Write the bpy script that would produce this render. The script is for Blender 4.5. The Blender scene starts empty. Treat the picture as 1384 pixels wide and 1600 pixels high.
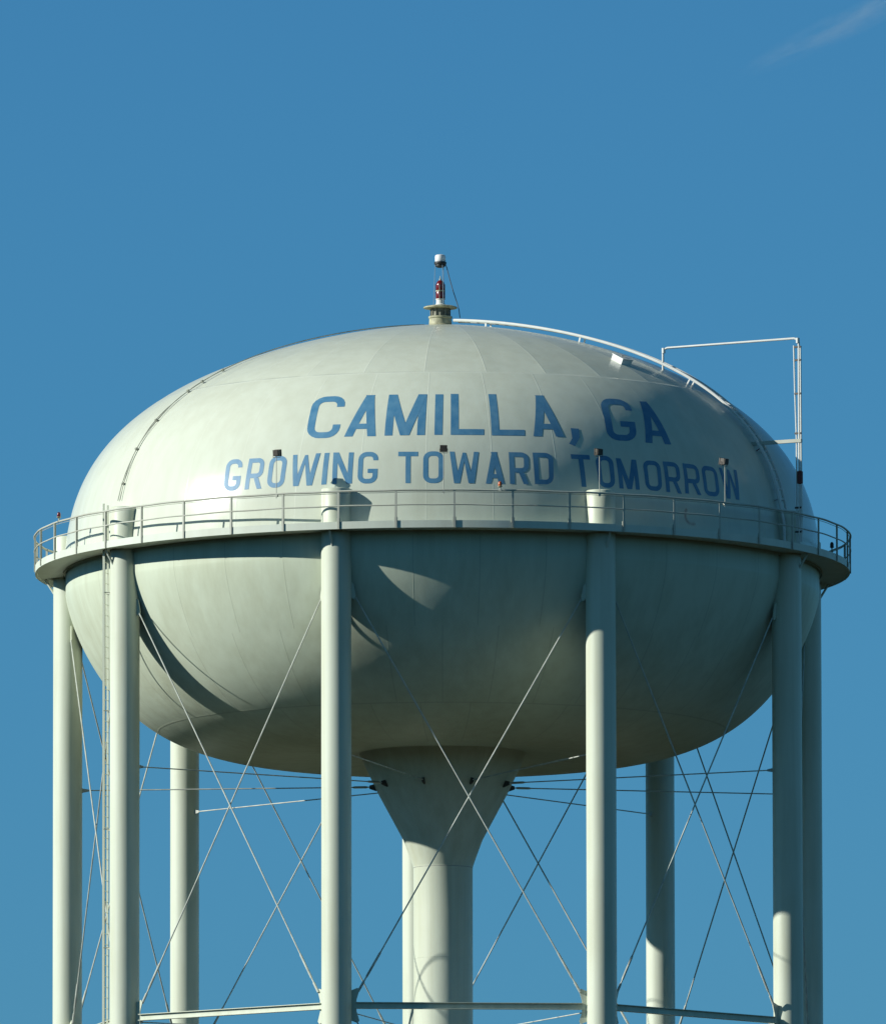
import bpy, math, random
from mathutils import Vector, Matrix

random.seed(4)
R = math.radians
scene = bpy.context.scene
col = scene.collection

# ------------------------------------------------------------------ camera
DECK = 47.267                      # height of the balcony's underside above the ground
cam_d = bpy.data.cameras.new('camera')
cam = bpy.data.objects.new('camera', cam_d)
col.objects.link(cam)
pitch, roll, yaw = R(6.77297), R(-0.0954), R(0.00236)
fw = Vector((math.sin(yaw) * math.cos(pitch), math.cos(yaw) * math.cos(pitch), math.sin(pitch)))
rt = Vector((math.cos(yaw), -math.sin(yaw), 0))
up = rt.cross(fw)
rt2 = rt * math.cos(roll) + up * math.sin(roll)
up2 = up * math.cos(roll) - rt * math.sin(roll)
m = Matrix((rt2, up2, -fw)).transposed().to_4x4()
m.translation = Vector((0, -400, 1.6))
cam.matrix_world = m
cam_d.sensor_fit = 'VERTICAL'
cam_d.sensor_height = 24
cam_d.lens = 24 * 21637.68 / 1600
cam_d.clip_start = 1.0
cam_d.clip_end = 60000
scene.camera = cam

# ------------------------------------------------------------------ sky, sun, exposure
SUN_AZ, SUN_EL = R(-78.0), R(24.25)     # azimuth measured from the tower's camera side, towards +x
sun_vec = Vector((math.sin(SUN_AZ) * math.cos(SUN_EL), -math.cos(SUN_AZ) * math.cos(SUN_EL), math.sin(SUN_EL)))
world = bpy.data.worlds.new("World")
scene.world = world
world.use_nodes = True
wn, wl = world.node_tree.nodes, world.node_tree.links
bg = wn['Background']
sky = wn.new('ShaderNodeTexSky')
sky.sky_type = 'NISHITA'
sky.sun_disc = False
sky.sun_elevation = SUN_EL
sky.sun_rotation = math.atan2(sun_vec.x, sun_vec.y) % (2 * math.pi)
sky.altitude = 0
sky.air_density = 1.0
sky.dust_density = 0.0
sky.ozone_density = 3.0
tint = wn.new('ShaderNodeMix')
tint.data_type = 'RGBA'
tint.blend_type = 'MULTIPLY'
tint.inputs[0].default_value = 1.0
wl.new(sky.outputs[0], tint.inputs[6])
SKY_TINT = (0.228, 0.595, 0.805, 1)
tint.inputs[7].default_value = SKY_TINT
geo = wn.new('ShaderNodeTexCoord')
sepz = wn.new('ShaderNodeSeparateXYZ')
wl.new(geo.outputs['Generated'], sepz.inputs[0])
zen = wn.new('ShaderNodeMapRange')
zen.interpolation_type = 'SMOOTHSTEP'
zen.inputs[1].default_value = 0.17
zen.inputs[2].default_value = 0.60
wl.new(sepz.outputs[2], zen.inputs[0])
deep = wn.new('ShaderNodeMix')
deep.data_type = 'RGBA'
low = wn.new('ShaderNodeMapRange')          # the lowest few degrees stay as blue as the rest
low.interpolation_type = 'SMOOTHSTEP'
low.inputs[1].default_value = 0.03
low.inputs[2].default_value = 0.15
wl.new(sepz.outputs[2], low.inputs[0])
hor = wn.new('ShaderNodeMix')
hor.data_type = 'RGBA'
hor.inputs[6].default_value = (0.88, 0.86, 1.0, 1)
hor.inputs[7].default_value = (1.0, 1.01, 1.06, 1)
wl.new(low.outputs[0], hor.inputs[0])
wl.new(hor.outputs[2], deep.inputs[6])
deep.inputs[7].default_value = (1.4, 0.76, 0.50, 1)
wl.new(zen.outputs[0], deep.inputs[0])
tint2 = wn.new('ShaderNodeMix')
tint2.data_type = 'RGBA'
tint2.blend_type = 'MULTIPLY'
tint2.inputs[0].default_value = 1.0
wl.new(tint.outputs[2], tint2.inputs[6])
wl.new(deep.outputs[2], tint2.inputs[7])
wl.new(tint2.outputs[2], bg.inputs['Color'])
bg.inputs['Strength'].default_value = 0.10

sd = bpy.data.lights.new('sun', 'SUN')
sd.energy = 5.0
sd.angle = R(0.53)
sd.color = (1.0, 1.0, 0.95)
so = bpy.data.objects.new('sun', sd)
col.objects.link(so)
so.rotation_euler = sun_vec.to_track_quat('Z', 'Y').to_euler()
so.location = (-60, -20, 90)

vs = scene.view_settings
scene.display_settings.display_device = 'sRGB'
vs.view_transform = 'Standard'
vs.look = 'None'
vs.exposure = 0
vs.gamma = 1
scene.render.filter_size = 2.1
scene.cycles.max_bounces = 5
scene.cycles.diffuse_bounces = 1
scene.cycles.volume_step_rate = 1.0


# ------------------------------------------------------------------ node helpers and materials
def new_mat(name):
    mt = bpy.data.materials.new(name)
    mt.use_nodes = True
    return mt, mt.node_tree.nodes, mt.node_tree.links, mt.node_tree.nodes['Principled BSDF']


def noise(n, l, scale, detail=4, vec=None, rough=0.55):
    t = n.new('ShaderNodeTexNoise')
    t.inputs['Scale'].default_value = scale
    t.inputs['Detail'].default_value = detail
    t.inputs['Roughness'].default_value = rough
    if vec:
        l.new(vec, t.inputs['Vector'])
    return t.outputs['Fac']


def ramp(n, l, fac, stops):
    r = n.new('ShaderNodeValToRGB')
    e = r.color_ramp.elements
    while len(e) < len(stops):
        e.new(0.5)
    for k, (p, c) in enumerate(stops):
        e[k].position = p
        e[k].color = c if len(c) == 4 else (*c, 1)
    l.new(fac, r.inputs[0])
    return r.outputs[0]


def mth(n, l, op, a, b=None, c=None):
    t = n.new('ShaderNodeMath')
    t.operation = op
    for k, v in enumerate((a, b, c)):
        if v is None:
            continue
        if isinstance(v, (int, float)):
            t.inputs[k].default_value = v
        else:
            l.new(v, t.inputs[k])
    return t.outputs[0]


def mixc(n, l, fac, a, b, mode='MIX'):
    t = n.new('ShaderNodeMix')
    t.data_type = 'RGBA'
    t.blend_type = mode
    for k, v in ((0, fac), (6, a), (7, b)):
        if isinstance(v, (int, float)):
            t.inputs[k].default_value = v
        elif isinstance(v, tuple):
            t.inputs[k].default_value = v if len(v) == 4 else (*v, 1)
        else:
            l.new(v, t.inputs[k])
    return t.outputs[2]


def scaled(n, l, vec, s):
    t = n.new('ShaderNodeMapping')
    t.inputs['Scale'].default_value = s
    l.new(vec, t.inputs['Vector'])
    return t.outputs[0]


def paint(name, base, dirt, rough=0.38, streak=0.5, bump=0.006, spec=0.4):
    """weathered gloss paint on steel: blotches, rain streaks and a faint orange peel"""
    mt, n, l, p = new_mat(name)
    tc = n.new('ShaderNodeTexCoord').outputs['Object']
    blot = noise(n, l, 0.35, 6, tc)
    stre = noise(n, l, 1.0, 5, scaled(n, l, tc, (2.6, 2.6, 0.12)), 0.6)
    f = mth(n, l, 'MULTIPLY_ADD', stre, streak, mth(n, l, 'MULTIPLY', blot, 1 - streak))
    c = ramp(n, l, f, [(0.36, dirt), (0.58, base)])
    l.new(c, p.inputs['Base Color'])
    rr = n.new('ShaderNodeMapRange')
    l.new(blot, rr.inputs[0])
    rr.inputs[3].default_value = rough + 0.12
    rr.inputs[4].default_value = rough - 0.06
    l.new(rr.outputs[0], p.inputs['Roughness'])
    p.inputs['Specular IOR Level'].default_value = spec
    b = n.new('ShaderNodeBump')
    b.inputs['Strength'].default_value = 0.35
    b.inputs['Distance'].default_value = bump
    l.new(noise(n, l, 2.5, 3, tc), b.inputs['Height'])
    l.new(b.outputs[0], p.inputs['Normal'])
    return mt


def tank_paint(name, base, dirt, bands, rings, seam, amount, spec=0.2, rough=0.2, stain=None):
    """tank plate: the same paint with welded seams. bands = (z low, z high, first seam deg, spacing deg)"""
    mt = paint(name, base, dirt, rough, 0.55, 0.008, spec)
    n, l = mt.node_tree.nodes, mt.node_tree.links
    p = n['Principled BSDF']
    tc = n.new('ShaderNodeTexCoord').outputs['Object']
    sep = n.new('ShaderNodeSeparateXYZ')
    l.new(tc, sep.inputs[0])
    x, y, z = sep.outputs
    zz = mth(n, l, 'SUBTRACT', z, DECK)
    ang = mth(n, l, 'MULTIPLY', mth(n, l, 'ARCTAN2', x, mth(n, l, 'MULTIPLY', y, -1)), 180 / math.pi)
    rad = mth(n, l, 'SQRT', mth(n, l, 'ADD', mth(n, l, 'MULTIPLY', x, x), mth(n, l, 'MULTIPLY', y, y)))
    total = None
    for z0, z1, a0, sp in bands:
        fr = mth(n, l, 'FLOORED_MODULO', mth(n, l, 'SUBTRACT', ang, a0 - sp / 2), sp)
        d = mth(n, l, 'MULTIPLY', mth(n, l, 'ABSOLUTE', mth(n, l, 'SUBTRACT', fr, sp / 2)), math.pi / 180)
        d = mth(n, l, 'MULTIPLY', d, rad)
        line = mth(n, l, 'SUBTRACT', 1, mth(n, l, 'DIVIDE', d, 0.020))
        line = mth(n, l, 'MAXIMUM', line, 0)
        ins = mth(n, l, 'MULTIPLY', mth(n, l, 'GREATER_THAN', zz, z0), mth(n, l, 'LESS_THAN', zz, z1))
        line = mth(n, l, 'MULTIPLY', line, ins)
        total = line if total is None else mth(n, l, 'MAXIMUM', total, line)
    for zr in rings:
        line = mth(n, l, 'SUBTRACT', 1, mth(n, l, 'DIVIDE', mth(n, l, 'ABSOLUTE', mth(n, l, 'SUBTRACT', zz, zr)), 0.022))
        total = mth(n, l, 'MAXIMUM', total, mth(n, l, 'MAXIMUM', line, 0))
    old = p.inputs['Base Color'].links[0].from_socket
    dark = mixc(n, l, mth(n, l, 'MULTIPLY', total, amount), old, seam)
    if stain:                      # a small rusty scrape where something knocked the paint off
        sa, sr, sz = stain
        dv_ = n.new('ShaderNodeVectorMath')
        dv_.operation = 'DISTANCE'
        l.new(tc, dv_.inputs[0])
        dv_.inputs[1].default_value = (sr * math.sin(R(sa)), -sr * math.cos(R(sa)), DECK + sz)
        hole = mth(n, l, 'ABSOLUTE', mth(n, l, 'SUBTRACT', dv_.outputs['Value'], 0.24))
        arc_ = mth(n, l, 'MAXIMUM', mth(n, l, 'SUBTRACT', 1, mth(n, l, 'DIVIDE', hole, 0.07)), 0)
        side = mth(n, l, 'LESS_THAN', mth(n, l, 'ADD', x, mth(n, l, 'MULTIPLY', z, 0.6)), sr * math.sin(R(sa)) + (DECK + sz) * 0.6 - 0.02)
        arc_ = mth(n, l, 'MULTIPLY', mth(n, l, 'MULTIPLY', arc_, side), mth(n, l, 'MULTIPLY', noise(n, l, 9.0, 3, tc), 1.1))
        dark = mixc(n, l, arc_, dark, (0.30, 0.12, 0.085))
    l.new(dark, p.inputs['Base Color'])
    dent = n.new('ShaderNodeBump')
    dent.inputs['Strength'].default_value = 0.5
    dent.inputs['Distance'].default_value = 0.05
    l.new(noise(n, l, 0.55, 2, tc), dent.inputs['Height'])
    l.new(p.inputs['Normal'].links[0].from_socket, dent.inputs['Normal'])
    l.new(dent.outputs[0], p.inputs['Normal'])
    b = n.new('ShaderNodeBump')
    b.inputs['Strength'].default_value = 1.0
    b.inputs['Distance'].default_value = 0.0024
    l.new(total, b.inputs['Height'])
    l.new(p.inputs['Normal'].links[0].from_socket, b.inputs['Normal'])
    l.new(b.outputs[0], p.inputs['Normal'])
    return mt


def simple(name, base, rough, metal=0.0, var=0.25, scale=9.0):
    mt, n, l, p = new_mat(name)
    tc = n.new('ShaderNodeTexCoord').outputs['Object']
    f = noise(n, l, scale, 4, tc)
    dk = tuple(v * (1 - var) for v in base)
    l.new(ramp(n, l, f, [(0.35, dk), (0.65, base)]), p.inputs['Base Color'])
    p.inputs['Roughness'].default_value = rough
    p.inputs['Metallic'].default_value = metal
    return mt


WHITE, DIRT = (0.68, 0.72, 0.585), (0.625, 0.655, 0.52)
M = {
    'dome': tank_paint('dome_paint', WHITE, DIRT, [(4.85, 7.0, -3.4, 12), (0.0, 4.85, -2.4, 10)], [4.85], (0.84, 0.88, 0.76), 0.28, stain=(40.3, 10.96, 0.72)),  # seam colour lighter than the plate: light caught by the welds, painted in
    'bowl': tank_paint('bowl_paint', (0.655, 0.72, 0.55), (0.57, 0.615, 0.45),
                       [(-2.6, -0.1, -4.4, 10), (-4.59, -2.6, 0, 9), (-5.41, -4.59, -4.4, 10)], [-4.59], (0.22, 0.23, 0.16), 0.30, 0.15, 0.40),
    'steel': paint('leg_paint', (0.685, 0.73, 0.575), (0.585, 0.61, 0.45), 0.42, 0.65),
    'rail': paint('rail_paint', (0.57, 0.59, 0.49), (0.44, 0.44, 0.35), 0.5, 0.3),
    'deckp': paint('balcony_paint', (0.70, 0.755, 0.63), (0.62, 0.65, 0.53), 0.5, 0.4),
    'rod': simple('rod_paint', (0.66, 0.69, 0.59), 0.5, 0.0, 0.3, 3.0),
    'white': simple('white_paint', (0.82, 0.83, 0.76), 0.4, 0, 0.08, 3.0),
    'vent': simple('weathered_vent_paint', (0.50, 0.48, 0.30), 0.6, 0, 0.45, 7.0),
    'ventd': simple('vent_mesh_metal', (0.24, 0.24, 0.18), 0.6, 0.3, 0.4, 12.0),
    'red': simple('red_lens', (0.17, 0.013, 0.017), 0.2, 0, 0.2, 6.0),
    'orange': simple('orange_lens', (0.62, 0.13, 0.03), 0.2, 0, 0.2, 6.0),
    'rust': simple('rusty_red_fitting', (0.20, 0.045, 0.035), 0.6, 0, 0.4, 14.0),
    'dark': simple('dark_bronze_housing', (0.10, 0.085, 0.066), 0.55, 0.0, 0.3, 9.0),
    'black': simple('black_plastic', (0.025, 0.027, 0.026), 0.5, 0, 0.3, 9.0),
    'glass': simple('lamp_glass', (0.45, 0.48, 0.48), 0.08, 0, 0.05, 3.0),
    'cap': simple('white_cap_plastic', (0.86, 0.86, 0.84), 0.35, 0, 0.05, 4.0),
    'cable': simple('grey_cable', (0.10, 0.12, 0.14), 0.6, 0, 0.3, 8.0),
    'pale': simple('pale_grey_rod', (0.20, 0.29, 0.35), 0.4, 0.2, 0.2, 8.0),
    'conduit': simple('weathered_conduit', (0.46, 0.47, 0.38), 0.55, 0.0, 0.3, 4.0),
    'concrete': simple('concrete', (0.36, 0.35, 0.32), 0.9, 0, 0.25, 3.0),
}


def blue_paint():
    mt, n, l, p = new_mat('blue_sign_paint')
    tc = n.new('ShaderNodeTexCoord').outputs['Object']
    f = noise(n, l, 3.0, 6, tc, 0.65)
    g = noise(n, l, 1.0, 5, scaled(n, l, tc, (5, 5, 0.4)))
    c = ramp(n, l, mth(n, l, 'MULTIPLY_ADD', f, 0.5, mth(n, l, 'MULTIPLY', g, 0.5)),
             [(0.33, (0.118, 0.29, 0.425)), (0.62, (0.055, 0.205, 0.36))])
    l.new(c, p.inputs['Base Color'])
    p.inputs['Roughness'].default_value = 0.5
    return mt


M['blue'] = blue_paint()


def ground_mat():
    mt, n, l, p = new_mat('grass_and_earth')
    tc = n.new('ShaderNodeTexCoord').outputs['Object']
    big = noise(n, l, 0.012, 6, tc)
    fine = noise(n, l, 1.5, 5, tc)
    c = ramp(n, l, big, [(0.35, (0.013, 0.014, 0.007)), (0.52, (0.018, 0.017, 0.009)), (0.68, (0.028, 0.023, 0.014))])
    c = mixc(n, l, 0.35, c, ramp(n, l, fine, [(0.3, (0.012, 0.015, 0.008)), (0.7, (0.032, 0.036, 0.02))]))
    l.new(c, p.inputs['Base Color'])
    p.inputs['Roughness'].default_value = 1.0
    p.inputs['Specular IOR Level'].default_value = 0.0
    return mt


M['ground'] = ground_mat()


# ------------------------------------------------------------------ mesh helpers
class MB:
    def __init__(s):
        s.v, s.f = [], []

    def add(s, vs, fs):
        o = len(s.v)
        s.v += [tuple(v) for v in vs]
        s.f += [tuple(i + o for i in f) for f in fs]

    def box(s, c, size, X=(1, 0, 0), Y=(0, 1, 0), Z=(0, 0, 1), taper=1.0):
        c = Vector(c)
        X, Y, Z = Vector(X), Vector(Y), Vector(Z)
        vs = []
        for k in (-1, 1):
            t = taper if k > 0 else 1.0
            for a, b in ((-1, -1), (1, -1), (1, 1), (-1, 1)):
                vs.append(c + X * (a * size[0] / 2 * t) + Y * (b * size[1] / 2 * t) + Z * (k * size[2] / 2))
        s.add(vs, [(3, 2, 1, 0), (4, 5, 6, 7), (0, 1, 5, 4), (1, 2, 6, 5), (2, 3, 7, 6), (3, 0, 4, 7)])

    def tube(s, pts, r, seg=10, closed=False, caps=True):
        pts = [Vector(p) for p in pts]
        n = len(pts)
        rs = r if isinstance(r, (list, tuple)) else [r] * n
        prev = None
        rings = []
        for i, p in enumerate(pts):
            if closed:
                t = (pts[(i + 1) % n] - pts[i - 1]).normalized()
            else:
                a, b = pts[max(i - 1, 0)], pts[min(i + 1, n - 1)]
                t = (b - a).normalized()
            if prev is None:
                ref = Vector((0, 0, 1)) if abs(t.z) < 0.9 else Vector((1, 0, 0))
                u = t.cross(ref).normalized()
            else:
                u = (prev - t * prev.dot(t)).normalized()
            prev = u
            w = t.cross(u)
            rings.append([p + (u * math.cos(2 * math.pi * k / seg) + w * math.sin(2 * math.pi * k / seg)) * rs[i]
                          for k in range(seg)])
        vs = [q for ring in rings for q in ring]
        fs = []
        for i in range(n if closed else n - 1):
            j = (i + 1) % n
            for k in range(seg):
                k2 = (k + 1) % seg
                fs.append((i * seg + k, i * seg + k2, j * seg + k2, j * seg + k))
        if caps and not closed:
            fs.append(tuple(range(seg - 1, -1, -1)))
            fs.append(tuple((n - 1) * seg + k for k in range(seg)))
        s.add(vs, fs)

    def lathe(s, prof, seg=48, c=(0, 0), start=0.0, closed=False, caps=False, rfun=None):
        """prof = [(r, z)], going round from the camera side"""
        vs = []
        for r, z in prof:
            for k in range(seg):
                a = R(start) + 2 * math.pi * k / seg
                q = rfun(r, z, a) if rfun else r
                vs.append((c[0] + q * math.sin(a), c[1] - q * math.cos(a), z))
        fs = []
        n = len(prof)
        for i in range(n if closed else n - 1):
            j = (i + 1) % n
            for k in range(seg):
                k2 = (k + 1) % seg
                fs.append((i * seg + k, i * seg + k2, j * seg + k2, j * seg + k))
        if caps:
            fs.append(tuple(range(seg - 1, -1, -1)))
            fs.append(tuple((n - 1) * seg + k for k in range(seg)))
        s.add(vs, fs)

    def plate(s, poly, normal, th):
        """extruded flat polygon"""
        nv = Vector(normal).normalized() * (th / 2)
        n = len(poly)
        vs = [Vector(p) - nv for p in poly] + [Vector(p) + nv for p in poly]
        fs = [tuple(range(n - 1, -1, -1)), tuple(range(n, 2 * n))]
        fs += [(k, (k + 1) % n, n + (k + 1) % n, n + k) for k in range(n)]
        s.add(vs, fs)

    def build(s, name, mt, parent=None, sharp=35, origin=None):
        me = bpy.data.meshes.new(name)
        o0 = Vector(origin) if origin else Vector((0, 0, 0))
        me.from_pydata([tuple(Vector(v) - o0) for v in s.v], [], s.f)
        me.update()
        import bmesh
        bm = bmesh.new()
        bm.from_mesh(me)
        bmesh.ops.recalc_face_normals(bm, faces=bm.faces)
        bm.to_mesh(me)
        bm.free()
        me.shade_smooth()
        me.set_sharp_from_angle(angle=R(sharp))
        me.materials.append(M[mt])
        o = bpy.data.objects.new(name, me)
        o.cycles.shadow_terminator_geometry_offset = 0.0
        col.objects.link(o)
        if parent:
            o.parent = parent
        elif origin:
            o.location = o0
        return o


def tag(o, label=None, cat=None, group=None, kind=None):
    for k, v in (('label', label), ('category', cat), ('group', group), ('kind', kind)):
        if v:
            o[k] = v
    return o


def empty(name, loc, label, cat, group=None):
    o = bpy.data.objects.new(name, None)
    o.empty_display_size = 0.3
    col.objects.link(o)
    o.location = loc
    return tag(o, label, cat, group)


def copy_tree(o, parent=None, rotz=None):
    c = o.copy()
    col.objects.link(c)
    c.parent = parent
    if rotz is not None:
        c.rotation_euler = (0, 0, rotz)
    for ch in list(o.children):
        copy_tree(ch, c)
    return c


def pol(phi, r, z):
    """point at phi degrees round the tower from its camera side, r metres out, z above the balcony's underside"""
    return Vector((r * math.sin(R(phi)), -r * math.cos(R(phi)), DECK + z))


def radial(phi):
    return Vector((math.sin(R(phi)), -math.cos(R(phi)), 0))


def tang(phi):
    return Vector((math.cos(R(phi)), math.sin(R(phi)), 0))


UPZ = Vector((0, 0, 1))


# ------------------------------------------------------------------ ground
g = MB()
seg = 96
g.add([(0, 0, 0)], [])
for k, rr in enumerate((30, 120, 500, 2500, 30000)):
    g.add([(rr * math.cos(2 * math.pi * i / seg), rr * math.sin(2 * math.pi * i / seg), 0) for i in range(seg)], [])
for i in range(seg):
    g.f.append((0, 1 + i, 1 + (i + 1) % seg))
    for k in range(4):
        a = 1 + k * seg
        b = a + seg
        g.f.append((a + i, b + i, b + (i + 1) % seg, a + (i + 1) % seg))
tag(g.build('ground', 'ground'), kind='structure')

# ------------------------------------------------------------------ water tower
tower = empty('water_tower', (0, 0, 0),
              'white water tower on nine legs with blue town name painted on its dome', 'water tower')


def dome_r(z):
    q = min(max((z + 1.69) / 8.959, 0), 1)
    return 11.03 * (1 - q ** 3.475) ** (1 / 1.534)


def dome_z(r):
    return 8.959 * (1 - (r / 11.03) ** 1.534) ** (1 / 3.475) - 1.69


def dome_p(phi, z, off=0.0):
    r = dome_r(z)
    e = 1e-3
    dr = (dome_r(z + e) - dome_r(z - e)) / (2 * e)
    n = math.hypot(1, dr)
    return pol(phi, r + off / n, z - off * dr / n)


# profile of the dome, evenly spaced along the curve
raw = [(dome_r(z), z) for z in [-0.05 + 6.6 * k / 1200 for k in range(1201)]]
r0 = raw[-1][0]
raw += [(r, dome_z(r)) for r in [r0 * (1 - k / 500) for k in range(1, 500)]]
raw.append((0.02, dome_z(0.02)))
length = [0]
for a, b in zip(raw, raw[1:]):
    length.append(length[-1] + math.hypot(b[0] - a[0], b[1] - a[1]))
prof, i = [], 0
NP = 170
for k in range(NP + 1):
    t = length[-1] * k / NP
    while i < len(raw) - 2 and length[i + 1] < t:
        i += 1
    f = (t - length[i]) / (length[i + 1] - length[i])
    prof.append((raw[i][0] + f * (raw[i + 1][0] - raw[i][0]), raw[i][1] + f * (raw[i + 1][1] - raw[i][1])))


def gore(r, z, a):
    """above the shoulder weld the roof is rolled from thirty slightly flat gores"""
    if z - DECK < 4.86:
        return r
    d = (math.degrees(a) + 3.4) % 12 - 6
    return r * (1 - 0.6 * (1 - math.cos(R(6)) / math.cos(R(d))))


d = MB()
d.lathe([(r, z + DECK) for r, z in prof], 360, start=-3.4, rfun=gore)
dome = d.build('tank_dome', 'dome', tower, sharp=2.6)

bowl_prof = []
for k in range(131):
    w = (k / 130)
    r = 10.938 * math.cos(w * math.pi / 2) ** 0.42 if k < 130 else 0
    r = max(r, 1.6)
    zz = -0.636 - 4.906 * (max(1 - (r / 10.938) ** 4.906, 0)) ** (1 / 1.334)
    if r < 6.2:                     # the bottom plates dish upwards again towards the riser
        q = (6.2 - r) / 3.7
        zz += 0.30 * q * q * (1.6 - 0.6 * q)
    bowl_prof.append((r, DECK + zz))
bowl_prof = [(10.94, DECK + 0.02), (10.94, DECK - 0.3)] + [q for j, q in enumerate(bowl_prof) if j == 0 or q[0] < bowl_prof[j - 1][0] - 1e-4]
b = MB()
b.lathe(bowl_prof, 240)
bowl = b.build('tank_bowl', 'bowl', tower, sharp=20)

# riser pipe with its flared cone
b = MB()
rp = [(0.858, 0.3 - DECK + (DECK - 8.86) * k / 30) for k in range(31)] + [ (0.875, -8.50), (0.96, -8.25), (1.15, -7.74), (1.52, -7.05), (1.86, -6.42),
      (2.10, -5.92), (2.27, -5.55), (2.40, -5.25), (2.52, -4.95)]
b.lathe([(r, z + DECK) for r, z in rp], 96)
riser = b.build('riser', 'steel', tower, sharp=40)
for zz in (-8.56, -11.2, -14.2, -20.5, -28.6, -36.7):
    b = MB()
    b.lathe([(0.850, DECK + zz - .016), (0.862, DECK + zz - .008), (0.862, DECK + zz + .008), (0.850, DECK + zz + .016)], 96)
    b.build('weld_band', 'conduit' if zz > -9 else 'steel', riser)

# --- painted words ------------------------------------------------
T = 0.14


def arc(cx, cy, c, a0, a1, n=5):
    return [(cx + c * math.cos(R(a0 + (a1 - a0) * k / n)), cy + c * math.sin(R(a0 + (a1 - a0) * k / n))) for k in range(n + 1)]


def glyph(ch, w, t=T):
    """strokes in letter space (height 1, width w): ('q', four corners) or ('s', centre line, closed)"""
    h = t / 2
    c = min(0.17, (w - 2 * h) / 2 - 0.02)
    if ch == 'I':
        return [('q', (0, 0), (w, 0), (w, 1), (0, 1))]
    if ch == 'L':
        return [('q', (0, 0), (t, 0), (t, 1), (0, 1)), ('q', (t, 0), (w, 0), (w, t), (t, t))]
    if ch == 'T':
        return [('q', (0, 1 - t), (w, 1 - t), (w, 1), (0, 1)), ('q', (w / 2 - h, 0), (w / 2 + h, 0), (w / 2 + h, 1 - t), (w / 2 - h, 1 - t))]
    if ch == 'N':
        return [('q', (0, 0), (t, 0), (t, 1), (0, 1)), ('q', (w - t, 0), (w, 0), (w, 1), (w - t, 1)),
                ('q', (w - 1.15 * t, 0), (w, 0), (1.15 * t, 1), (0, 1))]
    if ch == 'M':
        return [('q', (0, 0), (t, 0), (t, 1), (0, 1)), ('q', (w - t, 0), (w, 0), (w, 1), (w - t, 1)),
                ('q', (w / 2 - .58 * t, 0), (w / 2 + .58 * t, 0), (1.15 * t, 1), (0, 1)),
                ('q', (w / 2 - .58 * t, 0), (w / 2 + .58 * t, 0), (w, 1), (w - 1.15 * t, 1))]
    if ch == 'W':
        x, y = .27 * w, .73 * w
        return [('q', (x - .56 * t, 0), (x + .5 * t, 0), (t, 1), (0, 1)),
                ('q', (x - .5 * t, 0), (x + .56 * t, 0), (w / 2 + .32 * t, .97), (w / 2 - .32 * t, .97)),
                ('q', (y - .56 * t, 0), (y + .5 * t, 0), (w / 2 + .32 * t, .97), (w / 2 - .32 * t, .97)),
                ('q', (y - .5 * t, 0), (y + .56 * t, 0), (w, 1), (w - t, 1))]
    if ch == 'A':
        a, k = .375 * w, 1.12 * t
        lo, hi = .175, .30
        xl = lambda yy: a * yy + k - .03
        return [('q', (0, 0), (k, 0), (a + k, 1), (a, 1)), ('q', (w - k, 0), (w, 0), (w - a, 1), (w - a - k, 1)),
                ('q', (xl(lo), lo), (w - xl(lo), lo), (w - xl(hi), hi), (xl(hi), hi))]
    if ch == 'O':
        return [('s', arc(w - h - c, 1 - h - c, c, 0, 90) + arc(h + c, 1 - h - c, c, 90, 180) +
                 arc(h + c, h + c, c, 180, 270) + arc(w - h - c, h + c, c, 270, 360), True)]
    top = arc(w - h - c, 1 - h - c, c, 0, 90) + arc(h + c, 1 - h - c, c, 90, 180) + \
        arc(h + c, h + c, c, 180, 270) + arc(w - h - c, h + c, c, 270, 360)
    if ch == 'C':
        return [('s', [(w - h, .73)] + top + [(w - h, .31)], False)]
    if ch == 'G':
        return [('s', [(w - h, .73)] + top + [(w - h, .46)], False),
                ('q', (.5 * w, .33), (w - t, .33), (w - t, .46), (.5 * w, .46))]
    if ch == 'D':
        return [('q', (0, 0), (t, 0), (t, 1), (0, 1)),
                ('s', [(t, 1 - h)] + arc(w - h - c, 1 - h - c, c, 90, 0) + arc(w - h - c, h + c, c, 0, -90) + [(t, h)], False)]
    if ch == 'R':
        c = min(.15, c)
        yb = .43
        return [('q', (0, 0), (t, 0), (t, 1), (0, 1)),
                ('s', [(t, 1 - h)] + arc(w - h - c, 1 - h - c, c, 90, 0) + arc(w - h - c, yb + c, c, 0, -90) + [(t, yb)], False),
                ('q', (w - 1.08 * t, 0), (w, 0), (.5 * w + 1.0 * t, yb - h), (.5 * w - .1 * t, yb - h))]


def offset_line(pts, h, closed):
    n = len(pts)
    L, Rr = [], []
    for i in range(n):
        dirs = []
        if closed or i > 0:
            a, b2 = pts[i - 1], pts[i]
            dirs.append((b2[0] - a[0], b2[1] - a[1]))
        if closed or i < n - 1:
            a, b2 = pts[i], pts[(i + 1) % n]
            dirs.append((b2[0] - a[0], b2[1] - a[1]))
        ns = []
        for dx, dy in dirs:
            q = math.hypot(dx, dy)
            if q > 1e-6:
                ns.append((-dy / q, dx / q))
        nx, ny = sum(q[0] for q in ns) / len(ns), sum(q[1] for q in ns) / len(ns)
        q = nx * nx + ny * ny
        nx, ny = nx / q, ny / q
        L.append((pts[i][0] + nx * h, pts[i][1] + ny * h))
        Rr.append((pts[i][0] - nx * h, pts[i][1] - ny * h))
    return L, Rr


def lerp(a, b, t):
    return (a[0] + (b[0] - a[0]) * t, a[1] + (b[1] - a[1]) * t)


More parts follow.
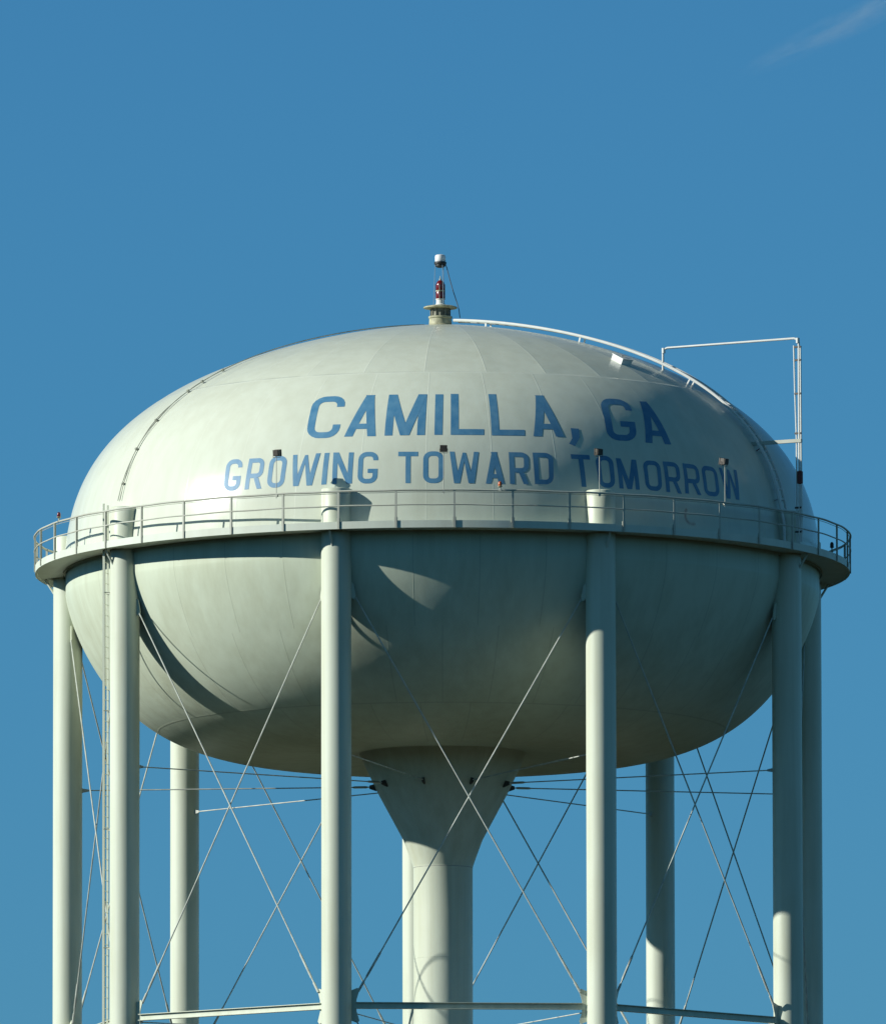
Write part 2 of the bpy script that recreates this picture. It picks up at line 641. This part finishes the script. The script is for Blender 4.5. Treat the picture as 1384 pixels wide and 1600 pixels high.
def paint_grid(mb, A, B, C, D, to3, nu, nv):
    vs = [to3(lerp(lerp(A, B, u / nu), lerp(D, C, u / nu), v / nv)) for v in range(nv + 1) for u in range(nu + 1)]
    fs = [(v * (nu + 1) + u, v * (nu + 1) + u + 1, (v + 1) * (nu + 1) + u + 1, (v + 1) * (nu + 1) + u)
          for v in range(nv) for u in range(nu)]
    mb.add(vs, fs)


def paint_letter(mb, ch, q, t=T):
    TL, TR, BR, BL = q
    zm = (TL[1] + BL[1]) / 2
    zt, zb = (TL[1] + TR[1]) / 2, (BL[1] + BR[1]) / 2
    hgt = math.hypot(zt - zb, dome_r(zt) - dome_r(zb))
    wid = R(((TR[0] - TL[0]) + (BR[0] - BL[0])) / 2) * dome_r(zm)
    w = wid / hgt
    for k, st in enumerate(glyph(ch, w, t)):
        off = 0.005 + 0.0009 * k

        def to3(p):
            u, v = p[0] / w, p[1]
            a = lerp(lerp(BL, BR, u), lerp(TL, TR, u), v)
            return dome_p(a[0], a[1], off)
        if st[0] == 'q':
            A, B, C, D = st[1:]
            nv = max(1, int(max(abs(D[1] - A[1]), abs(C[1] - B[1])) * hgt / 0.09))
            nu = max(1, int(max(abs(B[0] - A[0]), abs(C[0] - D[0])) * hgt / 0.09))
            paint_grid(mb, A, B, C, D, to3, nu, nv)
        else:
            pts = st[1]
            Lf, Rr = offset_line(pts, t / 2, st[2])
            n = len(pts)
            for i in range(n if st[2] else n - 1):
                j = (i + 1) % n
                ln = math.hypot(pts[j][0] - pts[i][0], pts[j][1] - pts[i][1]) * hgt
                if ln < 1e-5:
                    continue
                paint_grid(mb, Rr[i], Rr[j], Lf[j], Lf[i], to3, max(1, int(ln / 0.09)), 2)


WORDS = {
    'CAMILLA,': [
        ('C', [(-22.78, 4.11), (-16.64, 4.11), (-16.50, 2.785), (-21.87, 2.80)]),
        ('A', [(-15.31, 4.105), (-9.62, 4.095), (-10.48, 2.795), (-15.58, 2.809)]),
        ('M', [(-9.24, 4.097), (-2.59, 4.092), (-2.74, 2.806), (-9.09, 2.805)]),
        ('I', [(-1.18, 4.09), (0.19, 4.09), (0.01, 2.809), (-1.24, 2.81)]),
        ('L', [(1.47, 4.103), (7.08, 4.105), (6.53, 2.812), (1.31, 2.809)]),
        ('L', [(8.0, 4.107), (13.81, 4.12), (13.03, 2.815), (7.75, 2.801)]),
        ('A', [(14.35, 4.101), (19.83, 4.121), (19.54, 2.82), (14.43, 2.805)]),
        (',', [(20.91, 3.1), (22.3, 3.093), (22.12, 2.829), (21.02, 2.554), (20.1, 2.614), (20.79, 2.787)])],
    'GA': [
        ('G', [(28.21, 4.123), (34.53, 4.14), (32.27, 2.806), (26.84, 2.794)]),
        ('A', [(34.64, 4.107), (40.83, 4.147), (38.96, 2.804), (33.87, 2.796)])],
    'GROWING': [
        ('G', [(-35.24, 2.32), (-32.17, 2.305), (-32.05, 1.373), (-34.95, 1.387)]),
        ('R', [(-31.12, 2.297), (-28.27, 2.287), (-28.22, 1.38), (-31.16, 1.385)]),
        ('O', [(-27.39, 2.32), (-24.37, 2.312), (-24.48, 1.376), (-27.35, 1.388)]),
        ('W', [(-23.55, 2.322), (-19.01, 2.337), (-19.05, 1.393), (-23.79, 1.393)]),
        ('I', [(-18.35, 2.337), (-17.56, 2.337), (-17.61, 1.405), (-18.41, 1.399)]),
        ('N', [(-16.94, 2.339), (-13.68, 2.323), (-13.65, 1.403), (-16.71, 1.399)]),
        ('G', [(-12.88, 2.325), (-9.79, 2.322), (-9.80, 1.389), (-12.8, 1.395)])],
    'TOWARD': [
        ('T', [(-6.75, 2.31), (-3.71, 2.303), (-3.66, 1.376), (-6.62, 1.384)]),
        ('O', [(-2.9, 2.313), (0.19, 2.311), (0.18, 1.372), (-2.9, 1.375)]),
        ('W', [(1.12, 2.305), (5.56, 2.297), (5.6, 1.371), (0.91, 1.366)]),
        ('A', [(6.51, 2.299), (9.34, 2.305), (9.28, 1.369), (6.48, 1.364)]),
        ('R', [(10.2, 2.305), (13.3, 2.307), (13.03, 1.367), (10.14, 1.366)]),
        ('D', [(13.94, 2.31), (17.19, 2.315), (16.86, 1.381), (13.95, 1.378)])],
    'TOMORROW': [
        ('T', [(20.06, 2.302), (23.16, 2.30), (23.19, 1.35), (20.16, 1.349)]),
        ('O', [(24.05, 2.30), (27.1, 2.31), (26.84, 1.355), (24.1, 1.363)]),
        ('M', [(27.62, 2.255), (31.18, 2.24), (31.05, 1.359), (27.53, 1.361)]),
        ('O', [(32.30, 2.25), (35.6, 2.257), (35.1, 1.358), (32.15, 1.37)]),
        ('R', [(36.16, 2.264), (39.25, 2.265), (38.80, 1.34), (35.86, 1.36)]),
        ('R', [(40.07, 2.265), (43.25, 2.253), (42.78, 1.36), (39.51, 1.365)]),
        ('O', [(43.9, 2.27), (47.3, 2.25), (46.75, 1.37), (43.45, 1.369)]),
        ('W', [(47.99, 2.265), (52.36, 2.263), (52.14, 1.367), (47.53, 1.355)])],
}
for word, letters in WORDS.items():
    mb = MB()
    for ch, q in letters:
        if ch == ',':
            f3 = lambda p: dome_p(p[0], p[1], 0.006)
            paint_grid(mb, q[5], q[2], q[1], q[0], f3, 3, 4)
            paint_grid(mb, q[4], q[3], q[2], q[5], f3, 3, 4)
        else:
            paint_letter(mb, ch, q, 0.137 if word in ('CAMILLA,', 'GA') else 0.145)
    tag(mb.build('painted_word', 'blue', dome), 'blue painted word ' + word)

# --- legs with gussets, first one at its own place, the rest copied round
PHI0, RL, rl = -15.908, 10.966, 0.4257
leg_top = 1.25
lc = pol(0, RL, 0)
L = MB()
L.lathe([(rl, 0.35 + (DECK + leg_top - 0.38) * k / 48) for k in range(49)] + [ (rl - 0.03, DECK + leg_top), (0.01, DECK + leg_top + 0.02)], 72, c=(lc.x, lc.y))
leg = L.build('leg', 'steel', tower, sharp=50)
leg.rotation_euler = (0, 0, R(PHI0))
F = MB()
F.box((lc.x, lc.y, 0.2), (1.9, 1.9, 0.45), taper=0.9)
F.build('footing', 'concrete', leg)
STRUT = [-13.42, -25.1, -36.8]
RODTOP = -1.68
for side in (-1, 1):
    # direction from this leg towards its neighbour on that side
    nb = pol(40 * side, RL, 0)
    dv = (nb - lc).normalized()
    nrm = dv.cross(UPZ)
    gp = MB()
    e0 = lc + dv * (rl - 0.03)
    gp.plate([e0 + UPZ * (RODTOP + .32), e0 + dv * .10 + UPZ * (RODTOP + .22), e0 + dv * .16 + UPZ * (RODTOP - .10),
              e0 + dv * .13 + UPZ * (RODTOP - .24), e0 + UPZ * (RODTOP - .14)], nrm, 0.03)
    gp.build('gusset_plate', 'steel', leg)
    for zs in STRUT:
        gp = MB()
        pts = [(0, .42), (.20, .50), (.25, .43), (.17, .16), (.17, -.16), (.25, -.43), (.20, -.50), (0, -.42)]
        gp.plate([e0 + dv * a + UPZ * (zs + q) for a, q in pts], nrm, 0.03)
        gp.build('gusset_plate', 'steel', leg)
for k in range(1, 9):
    copy_tree(leg, tower, R(PHI0 + 40 * k))

# --- struts between the legs, cross rods and radial tie rods
nb = pol(40, RL, 0)
dv = (nb - lc).normalized()
out = radial(20)
span = (nb - lc).length


def ibeam(mb, a, b2, h, wd, th, outw):
    ax = (b2 - a).normalized()
    ln = (b2 - a).length
    c = (a + b2) / 2
    mb.box(c + UPZ * (h / 2 - th / 2), (ln, wd, th), ax, outw, UPZ)
    mb.box(c - UPZ * (h / 2 - th / 2), (ln, wd, th), ax, outw, UPZ)
    mb.box(c, (ln, th, h - 2 * th - .004), ax, outw, UPZ)


for zs in STRUT:
    mb = MB()
    ibeam(mb, lc + dv * (rl + .12) + UPZ * zs, nb - dv * (rl + .12) + UPZ * zs, 0.185, 0.17, 0.018, out)
    st = mb.build('strut', 'steel', tower)
    st.rotation_euler = (0, 0, R(PHI0))
    for k in range(1, 9):
        copy_tree(st, tower, R(PHI0 + 40 * k))


def rod_with_turnbuckle(a, b2, r, rt_, sl, name='brace_rod', off=0.0):
    """a upper end, b2 lower end; the turnbuckle sits near the lower end"""
    a, b2 = a + out * off, b2 + out * off
    ax = (b2 - a).normalized()
    mb = MB()
    mb.tube([a, b2], r, 8)
    ro = mb.build(name, 'rod', tower)
    mb = MB()
    c0 = b2 - ax * sl
    mb.tube([c0 - ax * .42, c0 - ax * .36, c0 + ax * .36, c0 + ax * .42], [r * 1.1, rt_, rt_, r * 1.1], 8)
    mb.tube([b2 - ax * .30, b2 + ax * .02], rt_ * 1.05, 8)
    mb.build('turnbuckle', 'rod', ro)
    return ro


levels = [(RODTOP - .16, STRUT[0] + .42), (STRUT[0] - .42, STRUT[1] + .42), (STRUT[1] - .42, STRUT[2] + .42), (STRUT[2] - .42, -46.5)]
for lev, (za, zb) in enumerate(levels):
    for sgn in (1, -1):
        A, B = (lc, nb) if sgn > 0 else (nb, lc)
        du = dv * sgn
        ro = rod_with_turnbuckle(A + du * (rl + .12) + UPZ * za, B - du * (rl + .20) + UPZ * zb, 0.021, 0.034, 0.85, off=0.03 * sgn)
        ro.rotation_euler = (0, 0, R(PHI0))
        for k in range(1, 9):
            copy_tree(ro, tower, R(PHI0 + 40 * k))

for zr, r_in in ((-6.18, 1.98), (STRUT[0] - .08, 0.86)):
    a = pol(0, RL - rl - .02, zr)
    b2 = pol(0, r_in, zr)
    mb = MB()
    mb.tube([a, b2], 0.017, 8)
    ro = mb.build('tie_rod', 'rod', tower)
    mb = MB()
    mb.tube([pol(0, r_in + .65, zr), pol(0, r_in + .60, zr), pol(0, r_in + .25, zr), pol(0, r_in + .20, zr)], [.018, .034, .034, .018], 8)
    mb.build('turnbuckle', 'rod', ro)
    mb = MB()
    mb.plate([pol(0, r_in - .12, zr + .12), pol(0, r_in + .16, zr + .05), pol(0, r_in + .16, zr - .05), pol(0, r_in - .04, zr - .12)], tang(0), 0.05)
    mb.build('lug', 'dark', ro)
    mb = MB()
    mb.plate([pol(0, RL - rl + .03, zr + .07), pol(0, RL - rl - .2, zr + .03), pol(0, RL - rl - .2, zr - .03), pol(0, RL - rl + .03, zr - .07)], tang(0), 0.03)
    mb.build('lug', 'rod', ro)
    ro.rotation_euler = (0, 0, R(PHI0))
    for k in range(1, 9):
        copy_tree(ro, tower, R(PHI0 + 40 * k))

# --- balcony
RB = 11.85
mb = MB()
mb.lathe([(10.85, DECK + .185), (RB - .03, DECK + .195), (RB - .03, DECK + .205), (RB - .02, DECK + .205), (RB - .02, DECK + 0.0),
          (RB - .08, DECK + 0.0), (RB - .09, DECK + .03), (10.85, DECK + .02)], 270, closed=True)
balcony = mb.build('balcony', 'deckp', tower, sharp=30)


def ring(r, z, rad, name, mt, parent, seg=8, n=270, sag=0.0):
    q = MB()
    q.tube([pol(360 * k / n, r, z + 0.006 * math.sin(k * .9)) for k in range(n)], rad, seg, closed=True)
    return q.build(name, mt, parent)


ring(RB, 1.06, 0.029, 'top_rail', 'rail', balcony)
ring(RB, 0.645, 0.020, 'mid_rail', 'rail', balcony)
ring(RB - .03, 1.005, 0.008, 'rail_cable', 'conduit', balcony, 6)
mb = MB()
pr = pol(0, RB + .01, 0)
mb.box(pr + UPZ * .535, (0.055, 0.008, 1.05), tang(0), radial(0), UPZ)
mb.box(pr + tang(0) * .0235 - radial(0) * .029 + UPZ * .535, (0.008, 0.05, 1.05), tang(0), radial(0), UPZ)
mb.box(pr - radial(0) * .02 + UPZ * .23, (0.09, 0.02, 0.14), tang(0), radial(0), UPZ)
post = mb.build('rail_post', 'rail', balcony)
post.rotation_euler = (0, 0, R(1.65))
for k in range(1, 45):
    copy_tree(post, balcony, R(1.65 + 8 * k))
mb = MB()
mb.tube([pol(0, RB - .22, 0.01), pol(0, RL + rl - .03, -0.42)], 0.035, 8)
br = mb.build('bracket', 'deckp', balcony)
br.rotation_euler = (0, 0, R(PHI0))
for k in range(1, 9):
    copy_tree(br, balcony, R(PHI0 + 40 * k))

# --- ladder up one leg
ph = PHI0 - 40
LDIR = -105.0                       # the ladder stands off the leg on the side facing the sun
ctr = pol(ph, RL, 0)
ld, lt = radial(LDIR), tang(LDIR)


def lpt(out_, side, z):
    return ctr + ld * out_ + lt * side + UPZ * z


mb = MB()
lr = .57
zb, zt = 0.4 - DECK, 1.36
for s in (-1, 1):
    mb.box(lpt(lr, .21 * s, (zb + zt) / 2), (0.014, 0.06, zt - zb), lt, ld, UPZ)
z = zb + .2
while z < 0.2:
    mb.tube([lpt(lr, -.21, z), lpt(lr, .21, z)], 0.008, 6)
    z += .305
lad = mb.build('leg_ladder', 'steel', tower)
mb = MB()
mb.tube([lpt(lr + .04, -.05, zb), lpt(lr + .04, -.05, 1.0)], 0.018, 6)
mb.build('safety_rail', 'conduit', lad)
z = -1.2
while z > zb:
    for s in (-1, 1):
        mb = MB()
        mb.tube([lpt(lr, .21 * s, z), lpt(rl - .06, .13 * s, z)], 0.018, 6)
        mb.build('standoff', 'rail', lad)
    z -= 3.4

# --- ladder over the dome
ph = 62.5
mb = MB()
path_r = [0.45 + (10.86 - .45) * k / 80 for k in range(81)]


def dome_off(phi, r, off):
    z = dome_z(r)
    e = 1e-3
    dz = (dome_z(r + e) - dome_z(r - e)) / (2 * e)
    n = math.hypot(1, dz)
    return pol(phi, r - dz / n * off, z + off / n)


rail_pts = [dome_off(ph, r, .165) for r in path_r] + [pol(ph, 11.12, 0.9), pol(ph, 11.14, 0.2)]
for s in (-1, 1):
    mb.tube([p + tang(ph) * (.16 * s) for p in rail_pts], 0.045, 8)
acc, last = 0, rail_pts[0]
for a, b2 in zip(rail_pts, rail_pts[1:]):
    ln = (b2 - a).length
    while acc <= ln:
        p = a + (b2 - a) * (acc / ln)
        mb.tube([p - tang(ph) * .16, p + tang(ph) * .16], 0.022, 6)
        acc += .305
    acc -= ln
rl_o = mb.build('roof_ladder', 'white', tower)
for r in (1.5, 4.55, 8.05, 10.25, 10.82):
    mb = MB()
    for s in (-1, 1):
        mb.box((dome_off(ph, r, .07) + tang(ph) * (.16 * s)), (0.05, 0.012, 0.18), radial(ph), tang(ph),
               (dome_off(ph, r, 1) - dome_off(ph, r, 0)).normalized())
    mb.build('standoff', 'white' if r < 9 else 'rust', rl_o)

# --- conduit on the left of the dome
mb = MB()
for s, o_ in ((-1, .045), (1, .055)):
    mb.tube([dome_off(-58.4 + s * .22 * (1 + .8 * math.sin(k * .5)), 0.6 + (10.83 - .6) * k / 90, o_) for k in range(91)], 0.012, 6)
cd = mb.build('conduit', 'conduit', tower)
for r in (7.4, 8.08, 8.55, 9.6, 10.25, 10.7):
    mb = MB()
    p = dome_off(-58.4, r, .05)
    nn = (dome_off(-58.4, r, 1) - dome_off(-58.4, r, 0)).normalized()
    mb.box(p, (0.09, 0.05, 0.08), tang(-58.4), nn.cross(tang(-58.4)), nn)
    mb.build('clamp', 'conduit', cd)

# --- roof hatch
ph = 45.5
p = dome_off(ph, 7.2, 0)
nn = (dome_off(ph, 7.2, 1) - p).normalized()
sl = nn.cross(tang(ph))
mb = MB()
mb.box(p + nn * .05, (0.40, 0.44, 0.20), tang(ph), sl, nn)
hatch = mb.build('roof_hatch', 'white', tower)
mb = MB()
mb.box(p + nn * .165, (0.43, 0.47, 0.024), tang(ph), sl, nn)
mb.build('lid', 'white', hatch)
mb = MB()
mb.tube([p + nn * .175 + tang(ph) * .08, p + nn * .20 + tang(ph) * .08, p + nn * .20 - tang(ph) * .08, p + nn * .175 - tang(ph) * .08], .010, 6)
mb.build('handle', 'rail', hatch)

# --- vent on the crown
VX = -0.05
mb = MB()
mb.lathe([(.37, DECK + 7.10), (.37, DECK + 7.30), (.335, DECK + 7.34), (.32, DECK + 7.50), (.345, DECK + 7.52), (.345, DECK + 7.57), (.28, DECK + 7.58)], 40, c=(VX, 0))
vent = mb.build('roof_vent', 'vent', tower)
mb = MB()
mb.lathe([(.27, DECK + 7.56), (.27, DECK + 7.82)], 40, c=(VX, 0))
for k in range(14):
    a = 2 * math.pi * k / 14
    mb.tube([(VX + .29 * math.sin(a), -.29 * math.cos(a), DECK + 7.56), (VX + .29 * math.sin(a), -.29 * math.cos(a), DECK + 7.81)], .018, 6)
mb.build('vent_screen', 'ventd', vent)
mb = MB()
mb.lathe([(.02, DECK + 7.90), (.40, DECK + 7.875), (.49, DECK + 7.845), (.49, DECK + 7.815), (.40, DECK + 7.80), (.02, DECK + 7.80)], 40, c=(VX, 0))
mb.build('vent_cap', 'vent', vent)

# --- pipe frame standing on the balcony beside the roof ladder
ph = 61.9
rp_ = 11.6
zd = dome_z(7.22)
mb = MB()
c = pol(ph, rp_, 0)
mb.tube([pol(ph, rp_, .2), pol(ph, rp_, 6.08), pol(ph, rp_ - .05, 6.17), pol(ph, rp_ - .15, 6.205), pol(ph, 7.36, 6.185), pol(ph, 7.26, 6.15),
         pol(ph, 7.22, 6.05), pol(ph, 7.22, zd - .05)], 0.034, 10)
frame = mb.build('overhead_pipe', 'white', tower)
mb = MB()
mb.tube([pol(ph, rp_ - .16, 6.0), pol(ph, rp_ - .13, 4.6), pol(ph, rp_ - .085, 3.28), pol(ph, rp_ - .085, .3)], 0.022, 8)
mb.tube([pol(ph, rp_ + .055, 5.95), pol(ph, rp_ + .075, .3)], 0.024, 8)
mb.build('side_pipe', 'white', frame)
for z in (5.95, 5.57, 4.6, 3.45, 1.3, .6):
    mb = MB()
    mb.box(pol(ph, rp_ - .03, z), (0.21, 0.06, 0.05), radial(ph), tang(ph), UPZ)
    mb.build('clamp', 'dark', frame)
mb = MB()
mb.box((pol(ph, rp_ + .08, 3.27) + pol(ph, dome_r(3.2) - .1, 3.2)) / 2, ((rp_ + .08) - (dome_r(3.2) - .1), .09, .10), radial(ph), tang(ph), UPZ)
mb.build('support_arm', 'rail', frame)
mb = MB()
mb.tube([pol(ph, rp_ + .02, 1.98), pol(ph, rp_ + .02, 2.0), pol(ph, rp_ + .02, 2.34), pol(ph, rp_ + .02, 2.36)], [.05, .085, .085, .05], 12)
mb.build('coupling', 'rust', frame)
for r_, z_ in ((rp_ - .03, 6.15), (7.24, 6.13)):
    mb = MB()
    mb.tube([pol(ph, r_, z_ - .09), pol(ph, r_, z_ + .06)], .055, 10)
    mb.build('elbow', 'white', frame)

# ------------------------------------------------------------------ beacon and antenna on the crown
base = Vector((VX, 0, DECK + 7.90))
bea = empty('beacon_light', base, 'tall dark red beacon lamp with rounded top on the vent at the dome peak', 'beacon')


def lathe_at(prof_, mt, name, parent, seg=28):
    q = MB()
    q.lathe(prof_, seg)
    return q.build(name, mt, parent)


lathe_at([(.16, -.03), (.16, .02), (.125, .05), (.12, .15), (.135, .17), (.135, .19), (.02, .19)], 'white', 'base', bea)
lens = lathe_at([(.118, .19), (.128, .22), (.128, .39), (.118, .41), (.118, .43), (.128, .45), (.128, .60), (.11, .67), (.07, .72), (.03, .74), (.005, .745)], 'red', 'lens', bea)
lathe_at([(.131, .40), (.135, .405), (.135, .435), (.131, .44)], 'vent', 'clamp_ring', lens)
q = MB()
for a in (-100, -10, 80, 170):
    x, y = .137 * math.sin(R(a)), -.137 * math.cos(R(a))
    q.tube([(x, y, .17), (x, y, .62)], .008, 6)
q.build('guard_rod', 'conduit', bea)
lathe_at([(.035, .735), (.035, .78), (.015, .80), (.012, .86), (.002, .865)], 'conduit', 'finial', bea)

ant = empty('antenna', base, 'white cylindrical cap with black underside held on thin rods above the red beacon', 'antenna')
lathe_at([(.02, 1.28), (.145, 1.28), (.155, 1.30), (.155, 1.43), (.14, 1.475), (.08, 1.495), (.005, 1.50)], 'cap', 'radome', ant)
lathe_at([(.01, 1.11), (.10, 1.115), (.15, 1.16), (.14, 1.19), (.18, 1.215), (.18, 1.275), (.02, 1.28)], 'black', 'base', ant)
q = MB()
for a in (-95, 25, 145):
    q.tube([(.20 * math.sin(R(a)), -.20 * math.cos(R(a)), -.03), (.15 * math.sin(R(a)), -.15 * math.cos(R(a)), 1.24)], .009, 6)
q.build('support_rod', 'pale', ant)
q = MB()
q.tube([(.15, -.04, 1.20), (.19, -.05, 1.10), (.27, -.06, .78), (.37, -.08, .42), (.48, -.09, .08), (.54, -.1, -.14), (.57, -.1, -.38)], .014, 6)
q.build('cable', 'cable', ant)


# ------------------------------------------------------------------ floodlights on the railing
def floodlight(loc_phi, label):
    o = empty('floodlight', pol(loc_phi, RB, 1.0), label, 'floodlight', 'floodlights along the balcony railing')
    o.rotation_euler = (0, 0, R(loc_phi))     # local -y points away from the tank
    return o


fl = floodlight(-23.33, 'dark box floodlight on a thin pole in front of the word GROWING')
q = MB()
q.tube([(0, 0, -.06), (0, 0, 1.13)], .012, 8)
q.build('pole', 'rail', fl)
q = MB()
q.box((0, .02, .03), (.07, .08, .09))
q.build('pole_clamp', 'rail', fl)
q = MB()
tl = Matrix.Rotation(R(8), 3, 'X')
Xv, Yv, Zv = tl @ Vector((1, 0, 0)), tl @ Vector((0, 1, 0)), tl @ Vector((0, 0, 1))
cc = Vector((0, .03, 1.24))
q.box(cc, (.175, .175, .16), Xv, Zv, Yv)
q.box(cc + Yv * .095, (.205, .195, .03), Xv, Zv, Yv)
q.box(cc - Yv * .092, (.15, .15, .03), Xv, Zv, Yv)
hs = q.build('housing', 'dark', fl, sharp=20)
q = MB()
q.box(cc + Yv * .113, (.175, .165, .006), Xv, Zv, Yv)
q.build('glass', 'glass', hs)
q = MB()
q.tube([cc + Xv * .112, cc + Xv * .112 - UPZ * .125, cc - Xv * .112 - UPZ * .125, cc - Xv * .112], .009, 6)
q.build('yoke', 'dark', fl)
for phi, lab in ((0.18, 'dark box floodlight on a thin pole beside the O of TOWARD'),
                 (22.0, 'dark box floodlight on a thin pole above the first O of TOMORROW'),
                 (42.67, 'rightmost dark box floodlight on a thin pole at the W ending TOMORROW')):
    c = copy_tree(fl)
    c.location = pol(phi, RB, 1.0)
    c.rotation_euler = (0, 0, R(phi))
    tag(c, lab)

# ------------------------------------------------------------------ small obstruction lamps on the railing
for phi, zb, mt, lab in ((-68.46, 1.09, 'red', 'small red warning lamp on the railing at the far left of the balcony'),
                         (7.89, 1.07, 'orange', 'small orange warning lamp on the railing below the A of TOWARD'),
                         (105.8, 1.07, 'black', 'small dark warning lamp on the rear railing at the far right of the balcony')):
    o = empty('warning_lamp', pol(phi, RB, zb), lab, 'warning lamp', 'warning lamps on the balcony railing')
    q = MB()
    q.tube([(0, 0, -.05), (0, 0, .08)], .022, 10)
    q.box((0, 0, -.02), (.07, .08, .05))
    q.build('stem', 'rail', o)
    q = MB()
    q.lathe([(.035, .07), (.062, .09), (.064, .11), (.05, .115)], 16)
    q.build('base', 'vent' if mt != 'black' else 'black', o)
    q = MB()
    q.lathe([(.050, .112), (.056, .16), (.052, .20), (.035, .235), (.004, .25)], 16)
    q.build('lens', mt, o)


# ------------------------------------------------------------------ a thin wisp of cloud high on the right, twenty kilometres off
def cloud_mat():
    mt = bpy.data.materials.new('thin_cloud')
    mt.use_nodes = True
    n, l = mt.node_tree.nodes, mt.node_tree.links
    n.remove(n['Principled BSDF'])
    pv = n.new('ShaderNodeVolumePrincipled')
    pv.inputs['Color'].default_value = (0.92, 0.96, 0.96, 1)
    tc = n.new('ShaderNodeTexCoord').outputs['Object']
    ln = n.new('ShaderNodeVectorMath')
    ln.operation = 'LENGTH'
    l.new(tc, ln.inputs[0])
    fall = mth(n, l, 'POWER', mth(n, l, 'MAXIMUM', mth(n, l, 'SUBTRACT', 1, ln.outputs['Value']), 0), 1.2)
    nz = noise(n, l, 1.6, 5, scaled(n, l, tc, (2.2, 1, 1.0)), 0.6)
    w = mth(n, l, 'MAXIMUM', mth(n, l, 'SUBTRACT', nz, 0.40), 0)
    l.new(mth(n, l, 'MULTIPLY', mth(n, l, 'MULTIPLY', fall, w), 0.022), pv.inputs['Density'])
    l.new(pv.outputs[0], n['Material Output'].inputs['Volume'])
    return mt


M['cloud'] = cloud_mat()
mb = MB()
mb.lathe([(math.sin(math.pi * k / 24), -math.cos(math.pi * k / 24)) for k in range(25)], 32)
cl = mb.build('cloud', 'cloud')
CD = 20000.0
cl.location = (CD * 660 / 21637.7, CD - 400, 1.6 + CD * math.tan(R(8.82)))
cl.scale = (215, 70, 24)
cl.rotation_euler = (0, R(-26), 0)
tag(cl, 'faint thin wisp of white cloud slanting up at the upper right of the sky', 'cloud')
